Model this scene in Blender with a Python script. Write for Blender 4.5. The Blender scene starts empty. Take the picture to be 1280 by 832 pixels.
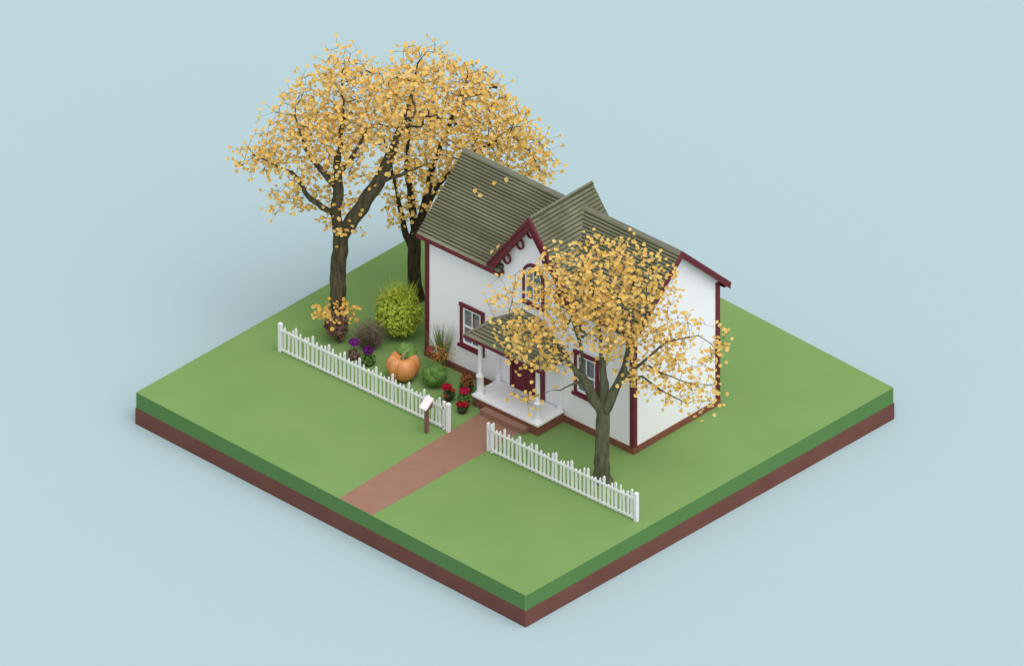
import bpy, bmesh, math, random
from mathutils import Vector, Matrix, noise, kdtree
C = bpy.context.scene.collection
R_ = math.radians

# ---------------------------------------------------------------- calibration
K = 33.2                      # photo pixels per metre (parallel projection)
SE = 0.525; CE = 0.8511       # sine / cosine of the camera's elevation
RX, RY = 0.742, 0.6704        # screen-right on the ground
OX, OY = 792.0, 567.0         # where the house's front right corner stands in the photo
def G(px, py, z=0.0):
    """ground position (metres) of a photo pixel on the level z"""
    b0 = (px-OX)/K; b1 = (py-OY+K*CE*z)/(K*SE)
    # b0 = RX x + RY y ; b1 = RY x - RX y
    return Vector((RX*b0+RY*b1, RY*b0-RX*b1, z))
RV = Vector((RX, RY, 0)); DV = Vector((-RY, RX, 0)); ZV = Vector((0, 0, 1))

# ---------------------------------------------------------------- helpers
def link(name, me, parent=None):
    o = bpy.data.objects.new(name, me); C.objects.link(o)
    if parent is not None: o.parent = parent
    return o
def tag(o, label=None, cat=None, group=None, kind=None):
    if label: o['label'] = label
    if cat: o['category'] = cat
    if group: o['group'] = group
    if kind: o['kind'] = kind
    return o
def thing(name, label, cat, loc=(0, 0, 0), group=None):
    o = link(name, None); o.location = loc
    return tag(o, label, cat, group)
def obj(name, bm, mats, parent=None, smooth=False, bevel=0.0, seg=2):
    if bevel > 0:
        es = [e for e in bm.edges if len(e.link_faces) == 2 and e.calc_face_angle(0) > 0.5]
        bmesh.ops.bevel(bm, geom=es, offset=bevel, segments=seg, profile=0.6, affect='EDGES')
    me = bpy.data.meshes.new(name)
    bm.to_mesh(me); bm.free()
    if not isinstance(mats, (list, tuple)): mats = [mats]
    for m in mats: me.materials.append(m)
    if smooth:
        for p in me.polygons: p.use_smooth = True
    return link(name, me, parent)
def box(bm, x0, x1, y0, y1, z0, z1, mi=0):
    v = [bm.verts.new(p) for p in ((x0,y0,z0),(x1,y0,z0),(x1,y1,z0),(x0,y1,z0),(x0,y0,z1),(x1,y0,z1),(x1,y1,z1),(x0,y1,z1))]
    for f in ((3,2,1,0),(4,5,6,7),(0,1,5,4),(1,2,6,5),(2,3,7,6),(3,0,4,7)):
        bm.faces.new([v[i] for i in f]).material_index = mi
    return v
def prism(bm, pts, vec, mi=0):
    """polygon extruded by vec"""
    vec = Vector(vec)
    a = [bm.verts.new(p) for p in pts]; b = [bm.verts.new(Vector(p)+vec) for p in pts]
    fs = [bm.faces.new(a), bm.faces.new(b[::-1])]
    n = len(pts)
    for i in range(n): fs.append(bm.faces.new((a[(i+1)%n], a[i], b[i], b[(i+1)%n])))
    for f in fs: f.material_index = mi
    bmesh.ops.recalc_face_normals(bm, faces=fs)
def ringprism(bm, outer, inner, vec, mi=0):
    vec = Vector(vec); n = len(outer)
    oa = [bm.verts.new(p) for p in outer]; ia = [bm.verts.new(p) for p in inner]
    ob = [bm.verts.new(Vector(p)+vec) for p in outer]; ib = [bm.verts.new(Vector(p)+vec) for p in inner]
    fs = []
    for i in range(n):
        j = (i+1) % n
        for q in ((oa[i],oa[j],ia[j],ia[i]), (ob[i],ob[j],ib[j],ib[i]), (oa[i],oa[j],ob[j],ob[i]), (ia[i],ia[j],ib[j],ib[i])):
            fs.append(bm.faces.new(q))
    for f in fs: f.material_index = mi
    bmesh.ops.recalc_face_normals(bm, faces=fs)
def lathe(bm, prof, cx=0, cy=0, n=24, mi=0):
    rings = []
    for r, z in prof:
        if r < 1e-5: rings.append([bm.verts.new((cx, cy, z))])
        else: rings.append([bm.verts.new((cx+r*math.cos(2*math.pi*k/n), cy+r*math.sin(2*math.pi*k/n), z)) for k in range(n)])
    for a, b in zip(rings, rings[1:]):
        for k in range(n):
            j = (k+1) % n
            if len(a) == 1 and len(b) == 1: continue
            if len(a) == 1: f = bm.faces.new((a[0], b[j], b[k]))
            elif len(b) == 1: f = bm.faces.new((a[k], a[j], b[0]))
            else: f = bm.faces.new((a[k], a[j], b[j], b[k]))
            f.material_index = mi
def tube(bm, pts, rad, n=6, mi=0, cap=True, bark=0.0, seed=0):
    pts = [Vector(p) for p in pts]; rings = []
    up = Vector((0.31, 0.17, 0.93)); t = (pts[1]-pts[0]).normalized()
    u = t.cross(up)
    if u.length < 1e-3: u = t.cross(Vector((1, 0, 0)))
    u.normalize()
    for i, p in enumerate(pts):
        a = pts[max(i-1, 0)]; b = pts[min(i+1, len(pts)-1)]
        t = (b-a)
        if t.length < 1e-6: t = Vector((0, 0, 1))
        t.normalize(); u = (u-t*u.dot(t)); u.normalize(); w = t.cross(u)
        r = rad[i] if isinstance(rad, (list, tuple)) else rad
        ring = []
        for k in range(n):
            th = 2*math.pi*k/n
            rr = r
            if bark > 0:
                rr = r*(1+bark*noise.noise(Vector((math.cos(th)*2.2+seed, math.sin(th)*2.2, p.z*0.6))))
                rr += r*bark*0.35*math.sin(th*7+2*noise.noise(Vector((p.z*0.5, seed, 0))))
            ring.append(bm.verts.new(p+u*math.cos(th)*rr+w*math.sin(th)*rr))
        rings.append(ring)
    for a, b in zip(rings, rings[1:]):
        for k in range(n):
            j = (k+1) % n
            bm.faces.new((a[k], a[j], b[j], b[k])).material_index = mi
    if cap:
        bm.faces.new(rings[0][::-1]).material_index = mi
        bm.faces.new(rings[-1]).material_index = mi

# ---------------------------------------------------------------- materials
def mat(name, c1, c2=None, rough=0.8, scale=3.0, bump=0.0, bscale=30.0, spec=0.3, stretch=(1, 1, 1), trans=0.0, detail=4.0, lo=0.35, hi=0.65):
    m = bpy.data.materials.new(name); m.use_nodes = True
    nt = m.node_tree; nt.nodes.clear(); N = nt.nodes.new; L = nt.links.new
    out = N('ShaderNodeOutputMaterial'); p = N('ShaderNodeBsdfPrincipled')
    p.inputs['Roughness'].default_value = rough
    p.inputs['Specular IOR Level'].default_value = spec
    p.inputs['Base Color'].default_value = (*c1, 1)
    tc = N('ShaderNodeTexCoord'); mp = N('ShaderNodeMapping'); mp.inputs['Scale'].default_value = stretch
    L(tc.outputs['Object'], mp.inputs['Vector'])
    if c2 is not None:
        nz = N('ShaderNodeTexNoise'); nz.inputs['Scale'].default_value = scale; nz.inputs['Detail'].default_value = detail
        L(mp.outputs[0], nz.inputs['Vector'])
        mr = N('ShaderNodeMapRange'); mr.inputs['From Min'].default_value = lo; mr.inputs['From Max'].default_value = hi
        L(nz.outputs['Fac'], mr.inputs['Value'])
        mx = N('ShaderNodeMix'); mx.data_type = 'RGBA'
        mx.inputs['A'].default_value = (*c1, 1); mx.inputs['B'].default_value = (*c2, 1)
        L(mr.outputs[0], mx.inputs['Factor']); L(mx.outputs['Result'], p.inputs['Base Color'])
    if bump > 0:
        nb = N('ShaderNodeTexNoise'); nb.inputs['Scale'].default_value = bscale; nb.inputs['Detail'].default_value = 5
        L(mp.outputs[0], nb.inputs['Vector'])
        bp = N('ShaderNodeBump'); bp.inputs['Strength'].default_value = bump; bp.inputs['Distance'].default_value = 0.02
        L(nb.outputs['Fac'], bp.inputs['Height']); L(bp.outputs[0], p.inputs['Normal'])
    if trans > 0:
        tr = N('ShaderNodeBsdfTranslucent'); ms = N('ShaderNodeMixShader'); ms.inputs[0].default_value = trans
        if c2 is not None: L(mx.outputs['Result'], tr.inputs['Color'])
        else: tr.inputs['Color'].default_value = (*c1, 1)
        L(p.outputs[0], ms.inputs[1]); L(tr.outputs[0], ms.inputs[2]); L(ms.outputs[0], out.inputs[0])
    else:
        L(p.outputs[0], out.inputs[0])
    m.diffuse_color = (*c1, 1)
    return m
def siding(name, col, pitch, depth):
    m = mat(name, col, tuple(c*0.985 for c in col), rough=0.75, scale=1.3)
    nt = m.node_tree; N = nt.nodes.new; L = nt.links.new
    p = [n for n in nt.nodes if n.type == 'BSDF_PRINCIPLED'][0]; tc = [n for n in nt.nodes if n.type == 'TEX_COORD'][0]
    sx = N('ShaderNodeSeparateXYZ'); L(tc.outputs['Object'], sx.inputs[0])
    d = N('ShaderNodeMath'); d.operation = 'DIVIDE'; d.inputs[1].default_value = pitch; L(sx.outputs['Z'], d.inputs[0])
    f = N('ShaderNodeMath'); f.operation = 'FRACT'; L(d.outputs[0], f.inputs[0])
    i = N('ShaderNodeMath'); i.operation = 'SUBTRACT'; i.inputs[0].default_value = 1; L(f.outputs[0], i.inputs[1])
    b = N('ShaderNodeBump'); b.inputs['Strength'].default_value = 0.5; b.inputs['Distance'].default_value = depth
    L(i.outputs[0], b.inputs['Height']); L(b.outputs[0], p.inputs['Normal'])
    return m
M = {}
M['floor'] = mat('studio_floor', (0.367, 0.484, 0.506), rough=0.9, spec=0.1)
M['grass'] = mat('lawn', (0.168, 0.282, 0.092), (0.182, 0.296, 0.100), rough=1.0, scale=0.35, spec=0.0, bump=0.12, bscale=14, detail=6)
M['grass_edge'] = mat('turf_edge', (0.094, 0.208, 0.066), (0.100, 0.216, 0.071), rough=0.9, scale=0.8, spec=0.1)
M['earth'] = mat('earth', (0.150, 0.062, 0.050), (0.168, 0.072, 0.057), rough=0.9, scale=1.2, spec=0.1, bump=0.15, bscale=20)
M['path'] = mat('path_clay', (0.295, 0.168, 0.118), (0.275, 0.152, 0.106), rough=0.9, scale=1.5, spec=0.1, bump=0.15, bscale=40)
M['brick'] = mat('brick_red', (0.225, 0.092, 0.060), (0.190, 0.074, 0.048), rough=0.85, scale=6, spec=0.15, bump=0.3, bscale=30)
M['wall'] = siding('white_siding', (0.86, 0.855, 0.865), 0.16, 0.022)
M['white'] = mat('white_paint', (0.86, 0.86, 0.87), (0.83, 0.83, 0.845), rough=0.6, scale=5)
M['fence'] = mat('fence_white', (0.82, 0.82, 0.82), (0.76, 0.76, 0.77), rough=0.6, scale=7)
M['red'] = mat('dark_red_paint', (0.150, 0.022, 0.032), (0.120, 0.018, 0.026), rough=0.6, scale=4, spec=0.3)
M['door'] = mat('door_red', (0.140, 0.016, 0.026), (0.115, 0.014, 0.022), rough=0.5, scale=4)
M['shingle'] = mat('shingle', (0.218, 0.218, 0.152), (0.115, 0.122, 0.070), rough=0.92, scale=1.1, spec=0.1, bump=0.5, bscale=14, lo=0.3, hi=0.72, detail=9, stretch=(.45, 1.3, 1))
M['shingle_gap_shade'] = mat('shingle_gap_shade', (0.080, 0.083, 0.046), (0.056, 0.062, 0.030), rough=0.95, scale=2, spec=0.05)  # shade under the course edges, put into the colour of the gap strips
M['ridge'] = mat('ridge_cap', (0.20, 0.202, 0.152), (0.165, 0.17, 0.125), rough=0.9, scale=2, spec=0.15)
M['bark'] = mat('bark', (0.118, 0.100, 0.062), (0.050, 0.042, 0.024), rough=0.95, scale=7, spec=0.1, stretch=(1, 1, 0.22), bump=0.9, bscale=10)
M['bark_mossy'] = mat('bark_mossy', (0.128, 0.128, 0.078), (0.068, 0.072, 0.040), rough=0.95, scale=7, spec=0.1, stretch=(1, 1, 0.22), bump=0.9, bscale=10)
M['bark_dark'] = mat('bark_dark', (0.060, 0.050, 0.026), (0.022, 0.020, 0.010), rough=0.95, scale=7, spec=0.1, stretch=(1, 1, 0.22), bump=0.9, bscale=10)
M['leaf_a'] = mat('leaf_gold', (0.87, 0.585, 0.175), rough=0.8, spec=0.08, trans=0.42)
M['leaf_b'] = mat('leaf_yellow', (0.89, 0.64, 0.235), rough=0.8, spec=0.08, trans=0.42)
M['leaf_c'] = mat('leaf_amber', (0.85, 0.54, 0.135), rough=0.8, spec=0.08, trans=0.42)
LEAVES = [M['leaf_a'], M['leaf_b'], M['leaf_c']]
M['lime'] = mat('lime_leaf', (0.56, 0.63, 0.09), (0.40, 0.50, 0.05), rough=0.6, scale=3, trans=0.25)
M['lime2'] = mat('lime_leaf_dark', (0.30, 0.40, 0.04), rough=0.6, trans=0.2)
M['brown_twig'] = mat('brown_twig', (0.27, 0.205, 0.15), (0.18, 0.135, 0.10), rough=0.9, scale=5)
M['maroon'] = mat('maroon_leaf', (0.22, 0.13, 0.10), (0.14, 0.075, 0.055), rough=0.8, scale=6, trans=0.1)
M['green'] = mat('green_leaf', (0.11, 0.22, 0.04), (0.075, 0.165, 0.03), rough=0.6, scale=4, trans=0.15)
M['green_l'] = mat('pale_green_leaf', (0.16, 0.29, 0.06), (0.11, 0.22, 0.04), rough=0.6, scale=5, trans=0.15)
M['green_d'] = mat('dark_green_leaf', (0.035, 0.075, 0.016), (0.022, 0.05, 0.012), rough=0.7, scale=5)
M['straw'] = mat('grass_blade', (0.27, 0.34, 0.14), (0.18, 0.26, 0.08), rough=0.7, scale=4, trans=0.2)
M['orange_fl'] = mat('orange_flower', (0.62, 0.28, 0.06), (0.48, 0.19, 0.03), rough=0.7, scale=8, trans=0.1)
M['rust_fl'] = mat('rust_flower', (0.36, 0.12, 0.035), (0.22, 0.07, 0.02), rough=0.7, scale=8)
M['purple'] = mat('purple_petal', (0.22, 0.016, 0.26), (0.15, 0.012, 0.19), rough=0.6, scale=8, trans=0.1)
M['crimson'] = mat('crimson_petal', (0.50, 0.012, 0.035), (0.36, 0.008, 0.024), rough=0.6, scale=8, trans=0.1)
M['rose'] = mat('rose_petal', (0.52, 0.09, 0.07), (0.42, 0.06, 0.05), rough=0.6, scale=8, trans=0.1)
M['magenta'] = mat('magenta_petal', (0.55, 0.016, 0.075), (0.42, 0.012, 0.05), rough=0.6, scale=8, trans=0.1)
M['pot'] = mat('dark_pot', (0.06, 0.045, 0.03), (0.035, 0.03, 0.02), rough=0.8, scale=5)
M['pumpkin'] = mat('pumpkin_skin', (0.66, 0.285, 0.105), (0.54, 0.205, 0.06), rough=0.28, scale=1.6, spec=0.35, bump=0.1, bscale=12)
M['stem'] = mat('pumpkin_stem', (0.25, 0.30, 0.13), (0.17, 0.2, 0.08), rough=0.7, scale=6)
M['post_wood'] = mat('mailbox_wood', (0.23, 0.115, 0.092), (0.17, 0.085, 0.066), rough=0.8, scale=5, stretch=(1, 1, .3))
M['box_white'] = mat('mailbox_white', (0.84, 0.79, 0.79), (0.78, 0.72, 0.72), rough=0.6, scale=6)
M['curtain'] = mat('curtain', (0.36, 0.385, 0.41), (0.28, 0.31, 0.34), rough=0.9, scale=5)
M['backing'] = mat('unlit_room_backing', (0.045, 0.055, 0.06), rough=0.9)  # flat dark colour painted for the shade indoors
M['brass'] = mat('door_knob', (0.5, 0.38, 0.18), rough=0.35, spec=0.6)
def glass():
    m = bpy.data.materials.new('window_glass'); m.use_nodes = True
    nt = m.node_tree; nt.nodes.clear(); N = nt.nodes.new
    o = N('ShaderNodeOutputMaterial'); t = N('ShaderNodeBsdfTransparent'); g = N('ShaderNodeBsdfGlossy'); x = N('ShaderNodeMixShader')
    t.inputs[0].default_value = (0.82, 0.88, 0.92, 1); g.inputs['Roughness'].default_value = 0.05; x.inputs[0].default_value = 0.10
    nt.links.new(t.outputs[0], x.inputs[1]); nt.links.new(g.outputs[0], x.inputs[2]); nt.links.new(x.outputs[0], o.inputs[0])
    return m
M['glass'] = glass()

# ---------------------------------------------------------------- setting
GREEN, BROWN = 0.69, 0.70
bm = bmesh.new(); box(bm, -400, 400, -400, 400, -GREEN-BROWN-1.0, -GREEN-BROWN)
tag(obj('ground', bm, M['floor']), kind='structure')
cor = [G(170, 490), G(657, 744), G(1117, 484), G(630, 230.5)]
cen = sum(cor, Vector())/4
def slab(name, z0, z1, grow, mats):
    bm = bmesh.new()
    pts = [c+(c-cen).normalized()*grow for c in cor]
    pts = [Vector((p.x, p.y, z0)) for p in pts]
    prism(bm, pts, (0, 0, z1-z0))
    bmesh.ops.recalc_face_normals(bm, faces=bm.faces)
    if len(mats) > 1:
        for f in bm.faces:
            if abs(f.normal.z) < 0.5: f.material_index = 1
    return tag(obj(name, bm, mats, bevel=0.012, seg=1), kind='structure')
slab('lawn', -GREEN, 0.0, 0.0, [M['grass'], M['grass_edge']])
slab('earth_base', -GREEN-BROWN, -GREEN-0.001, 0.035, [M['earth']])
# path: a thin sheet from the slab's edge to the porch step
bm = bmesh.new()
pp = [G(424.0, 622.3), G(465.0, 643.7), G(657, 536), G(599, 516.5)]
pp = [Vector((p.x, p.y, 0.004)) for p in pp]
f = bm.faces.new([bm.verts.new(p) for p in pp])
if f.calc_center_median() and f.normal.z < 0: f.normal_flip()
bmesh.ops.recalc_face_normals(bm, faces=bm.faces)
tag(obj('path', bm, M['path']), kind='structure')

# ---------------------------------------------------------------- house
X0, X1 = -10.53, 0.0          # front wall along x, facing -y
Y0, Y1 = 0.0, 4.79            # depth
OV = 0.27                     # eave overhang
YR = (Y0+Y1)/2                # ridge line
ZE = 5.42                     # top of roof at the eave edge
ZR = 7.97                     # top of the ridge
SL = (ZR-ZE)/(YR+OV)
def zroof(y): return ZR-SL*abs(y-YR)
XC, CR, CZ = -5.05, 1.36, 8.48     # cross gable: centre, pitch, ridge height
CY0, CY1 = -0.22, 3.25
NX0, NX1 = -6.58, -3.90            # gap in the eave below the cross gable
TH = 0.15                          # roof thickness (vertical)
house = thing('farmhouse', 'white two-storey cottage with green-grey shingle roof and dark red trim on the lawn', 'house', (0, 0, 0))

bm = bmesh.new()
wt = zroof(0)-TH-0.02
prism(bm, [(X0, Y0, .0), (X0, Y0, wt), (X0, YR, ZR-TH-.02), (X0, Y1, wt), (X0, Y1, .0)], (X1-X0, 0, 0))
# wall of the cross gable, standing on the front wall
hw = (CZ-0.17-(wt+.002))/CR
prism(bm, [(XC-hw, 0, wt+.002), (XC+hw, 0, wt+.002), (XC, 0, CZ-0.17)], (0, CY1-0.12, 0))
obj('wall', bm, M['wall'], house)
bm = bmesh.new()
FP = 0.05
for a, b, c, d in ((X0-FP, X1+FP, Y0-FP, Y0-.001), (X0-FP, X1+FP, Y1+.001, Y1+FP), (X0-FP, X0-.001, Y0-.001, Y1+.001), (X1+.001, X1+FP, Y0-.001, Y1+.001)):
    box(bm, a, b, c, d, 0.0, 0.27)
obj('foundation', bm, M['brick'], house)

def courses(bm, A0, A1, B0, B1, n, ratio=0.50, h=0.028, th=0.10):
    """boards laid from the eave A0-A1 up to B0-B1, with a gap below each whose shade is painted dark; material 0 board, 1 gap"""
    A0, A1, B0, B1 = map(Vector, (A0, A1, B0, B1))
    nrm = (A1-A0).cross(B0-A0).normalized()
    if nrm.z < 0: nrm = -nrm
    P = lambda t, s, k: (A0.lerp(B0, t) if s == 0 else A1.lerp(B1, t))+nrm*k
    # deck below
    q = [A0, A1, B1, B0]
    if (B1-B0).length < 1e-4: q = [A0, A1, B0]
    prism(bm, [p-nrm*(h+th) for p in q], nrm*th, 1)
    rnd = random.Random(n)
    for i in range(n):
        t0 = (i+ratio*rnd.uniform(.85, 1.15))/n; t1 = (i+1)/n
        if i == 0: t0 = 0.0
        a, b, c, d = P(t0, 0, 0), P(t0, 1, 0), P(t1, 1, -0.006), P(t1, 0, -0.006)
        a2, b2, c2, d2 = (p-nrm*(h-.001) for p in (a, b, c, d))
        if (c-d).length < 1e-4: continue
        vs = [bm.verts.new(p) for p in (a, b, c, d, a2, b2, c2, d2)]
        fs = [bm.faces.new([vs[k] for k in q]) for q in ((0,1,2,3), (0,1,5,4), (1,2,6,5), (2,3,7,6), (3,0,4,7))]
        for f in fs: f.material_index = 0
        bmesh.ops.recalc_face_normals(bm, faces=fs)
XL, XR = X0-0.24, X1+OV
# main roof: front slope in three lengths round the cross gable, back slope whole
bm = bmesh.new()
NC = 29
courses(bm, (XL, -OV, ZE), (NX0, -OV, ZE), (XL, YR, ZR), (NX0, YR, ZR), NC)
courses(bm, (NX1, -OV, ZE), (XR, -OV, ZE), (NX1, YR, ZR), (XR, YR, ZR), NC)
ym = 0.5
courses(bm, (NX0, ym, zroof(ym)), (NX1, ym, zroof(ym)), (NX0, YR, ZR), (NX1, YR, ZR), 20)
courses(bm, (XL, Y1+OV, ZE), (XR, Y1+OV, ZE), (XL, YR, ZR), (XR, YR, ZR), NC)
roof = obj('roof', bm, [M['shingle'], M['shingle_gap_shade']], house)
bm = bmesh.new()
prism(bm, [(XL-.01, YR-.11, ZR-SL*.11+.012), (XL-.01, YR, ZR+.035), (XL-.01, YR+.11, ZR-SL*.11+.012), (XL-.01, YR, ZR-.01)], (XR-XL+.012, 0, 0))
obj('ridge_cap', bm, M['ridge'], roof)
# cross gable roof
ex = 2.12
bm = bmesh.new()
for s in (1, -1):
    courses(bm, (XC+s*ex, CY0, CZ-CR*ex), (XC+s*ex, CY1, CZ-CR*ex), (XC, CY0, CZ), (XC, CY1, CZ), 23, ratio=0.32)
gr = obj('gable_roof', bm, [M['shingle'], M['shingle_gap_shade']], house)
bm = bmesh.new()
prism(bm, [(XC-.09, CY0-.01, CZ-CR*.09+.012), (XC, CY0-.01, CZ+.035), (XC+.09, CY0-.01, CZ-CR*.09+.012), (XC, CY0-.01, CZ-.01)], (0, CY1-CY0+.02, 0))
obj('ridge_cap', bm, M['ridge'], gr)
# fascia boards under the eaves
def fascia(x0, x1, y, s, ret0=False, ret1=False):
    bm = bmesh.new()
    box(bm, x0, x1, min(y, y+s*.035), max(y, y+s*.035), ZE-.17, ZE-.012)
    # soffit
    box(bm, x0, x1, min(y-s*.002, -s*0 if False else y-s*(OV-.004)), max(y-s*.002, y-s*(OV-.004)), ZE-.165, ZE-.14)
    if ret0: box(bm, x0-.03, x0-.001, y-.035, -.004, ZE-.17, ZE-.012)
    if ret1: box(bm, x1+.001, x1+.03, y-.035, -.004, ZE-.17, ZE-.012)
    return obj('fascia', bm, M['red'], house)
fascia(XL, NX0, -OV, -1, ret1=True); fascia(NX1, XR, -OV, -1, ret0=True); fascia(XL, XR, Y1+OV, 1)
# barge boards: main gables
def barge(pts_lo, pts_hi, wide, vec, name='barge_board'):
    """board between two points of the rake, hanging 'wide' below it"""
    bm = bmesh.new(); a, b = Vector(pts_lo), Vector(pts_hi); v = Vector(vec)
    d = Vector((0, 0, -wide))
    prism(bm, [a, b, b+d, a+d], v)
    prism(bm, [a+v*1.004+Vector((0,0,.02)), b+v*1.004+Vector((0,0,.02)), b+v*1.004+d*.42, a+v*1.004+d*.42], v*.55)
    return obj(name, bm, M['red'], house)
for yy in (-OV-.035, Y1+OV+.035):
    barge((XR+.003, yy, ZE-.03), (XR+.003, YR, ZR-.0), .30, (.05, 0, 0))
    barge((XL+.03, yy+(.05 if yy < 0 else -.05), ZE-.10), (XL+.03, YR, ZR-.16), .14, (-.015, 0, 0))
for sy, ya in ((-1, -OV), (1, Y1+OV)):   # red soffit under the right gable overhang
    bm = bmesh.new()
    a = Vector((X1+.006, ya, ZE-.17)); b = Vector((X1+.006, YR, ZR-.17))
    prism(bm, [a, b, b-ZV*.03, a-ZV*.03], (OV-.01, 0, 0))
    obj('soffit', bm, M['red'], house)
# barge boards, soffit and scroll brackets of the cross gable
for s in (-1, 1):
    lo = Vector((XC+s*(ex+.02), CY0-.004, CZ-CR*ex-.03)); hi = Vector((XC, CY0-.004, CZ))
    bm = bmesh.new(); d = Vector((0, 0, -.56)); v = Vector((0, -.06, 0)); xi = (CZ-.56-5.47)/CR
    prism(bm, [lo, hi, hi+d, Vector((XC+s*xi, CY0-.004, 5.47)), Vector((lo.x, lo.y, 5.47))], v)
    prism(bm, [lo+v*1.05+ZV*.02, hi+v*1.05+ZV*.02, hi+v*1.05+d*.32, lo+v*1.05+d*.1], v*.8)
    m_ = lo.lerp(hi, .17); prism(bm, [m_+v*1.05+d*.80, hi+v*1.05+d*.80, hi+v*1.05+d*.96, m_+v*1.05+d*.96], v*.5)
    obj('barge_board', bm, M['red'], house)
    bm = bmesh.new()
    a = Vector((XC+s*ex, -.006, CZ-CR*ex-.20)); b = Vector((XC, -.006, CZ-.20))
    prism(bm, [a, b, b-ZV*.06, a-ZV*.06], (0, CY0+.012, 0))
    obj('soffit', bm, M['red'], house)
    for dx in ((.06, .58, 1.25) if s < 0 else (.75, 1.45)):       # open scroll brackets
        bm = bmesh.new()
        x = XC+s*dx; z = CZ-CR*dx-.68
        n = 18; o = []; i_ = []
        for k in range(n):
            th = 2*math.pi*k/n
            o.append((x+.19*math.cos(th), -.10, z+.24*math.sin(th))); i_.append((x+.135*math.cos(th), -.10, z+.18*math.sin(th)))
        ringprism(bm, o, i_, (0, -.09, 0))
        prism(bm, [(x-s*.05, -.11, z+.23), (x+s*.24, -.11, z-.10), (x+s*.30, -.11, z-.06), (x+s*.04, -.11, z+.30)], (0, -.07, 0))
        obj('bracket', bm, M['red'], house)
# corner trims
def ctrim(x, y, sx, sy, w=.17):
    bm = bmesh.new()
    p = .035
    # L-shaped plan
    a = [(x+sx*p, y+sy*p), (x-sx*w, y+sy*p), (x-sx*w, y+sy*.002), (x+sx*.002, y+sy*.002), (x+sx*.002, y-sy*w), (x+sx*p, y-sy*w)]
    prism(bm, [(u, v, .272) for u, v in a], (0, 0, zroof(0)-TH-.09-.272))
    obj('corner_trim', bm, M['red'], house)
ctrim(X1, Y0, 1, -1); ctrim(X0, Y0, -1, -1); ctrim(X1, Y1, 1, 1, .2); ctrim(X0, Y1, -1, 1)

# windows on the front wall
def rect(x0, x1, z0, z1, y): return [(x0, y, z0), (x1, y, z0), (x1, y, z1), (x0, y, z1)]
def arch(x0, x1, z0, z1, y, n=14):
    r = (x1-x0)/2; c = (x0+x1)/2; rz = r*1.1
    pts = [(x0, y, z0), (x1, y, z0)]
    for k in range(n+1):
        th = math.pi*k/n
        pts.append((c+r*math.cos(th), y, z1-rz+rz*math.sin(th)))
    return pts
def window(x0, x1, z0, z1, arched=False):
    sh = arch if arched else rect
    w = .15 if not arched else .13
    bm = bmesh.new()
    ringprism(bm, sh(x0, x1, z0, z1, -.002), sh(x0+w, x1-w, z0+w, z1-w, -.002), (0, -.075, 0))
    if not arched: box(bm, x0-.03, x1+.03, -.10, -.078, z1-.13, z1+.02)
    win = obj('window', bm, M['red'], house)
    bm = bmesh.new(); box(bm, x0-.06, x1+.06, -.15, -.079, z0-.03, z0+.09)
    obj('sill', bm, M['red'], win, bevel=.01)
    a, b, c, d = x0+w, x1-w, z0+w, z1-w
    bm = bmesh.new()
    ringprism(bm, sh(a+.001, b-.001, c+.001, d-.001, -.003), sh(a+.07, b-.07, c+.09, d-.07, -.003), (0, -.052, 0))
    mz = (c+d)/2; mx = (a+b)/2
    box(bm, a+.07, b-.07, -.052, -.030, mz-.035, mz+.035)
    box(bm, mx-.024, mx+.024, -.051, -.031, c+.09, mz-.036); box(bm, mx-.024, mx+.024, -.051, -.031, mz+.036, d-.07 if not arched else d-.07)
    obj('sash', bm, M['white'], win)
    bm = bmesh.new(); prism(bm, sh(a+.068, b-.068, c+.088, d-.068, -.026), (0, -.003, 0))
    obj('pane', bm, M['glass'], win)
    bm = bmesh.new(); prism(bm, sh(a+.05, b-.05, c+.07, d-.05, -.002), (0, -.003, 0))
    obj('dark_backing', bm, M['backing'], win)  # dark sheet on the solid wall, painted to stand for an unlit room
    for s in (-1, 1):            # folded curtain, drawn to each side
        bm = bmesh.new(); n = 24; cols = []
        xa = a+.07 if s < 0 else b-.07; ww = (b-a-.14)*.40
        zt = d-.08 if not arched else d-.30
        for k in range(n+1):
            x = xa-s*ww*k/n; y = -.015+.007*math.sin(k*1.6)
            cols.append([bm.verts.new((x, y, c+.09)), bm.verts.new((x, y, zt))])
        for p, q in zip(cols, cols[1:]): bm.faces.new((p[0], q[0], q[1], p[1]))
        obj('curtain', bm, M['curtain'], win, smooth=True)
window(-8.76, -7.55, 1.24, 3.11)
window(-2.97, -1.74, 1.50, 3.42)
window(-5.59, -4.51, 4.50, 6.30, True)

# door
bm = bmesh.new(); DX0, DX1, DZ0, DZ1 = -6.08, -4.62, .5, 2.92
prism(bm, [(DX0, -.004, DZ0), (DX1, -.004, DZ0), (DX1, -.004, DZ1), (DX0, -.004, DZ1)], (0, -.05, 0))
for zz in ((.68, 1.45), (1.62, 2.55)):
    for s in (0, 1):
        xa = DX0+.22+s*.56; box(bm, xa, xa+.46, -.075, -.056, zz[0], zz[1])
door = obj('door', bm, M['door'], house, bevel=.006, seg=1)
bm = bmesh.new()
ringprism(bm, rect(DX0-.13, DX1+.13, DZ0-.001, DZ1+.14, -.003), rect(DX0-.002, DX1+.002, DZ0+.001, DZ1+.002, -.003), (0, -.08, 0))
obj('door_frame', bm, M['red'], door)
bm = bmesh.new(); bmesh.ops.create_uvsphere(bm, u_segments=12, v_segments=8, radius=.045, matrix=Matrix.Translation((DX1-.1, -.10, 1.5)))
obj('handle', bm, M['brass'], door, smooth=True)

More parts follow.
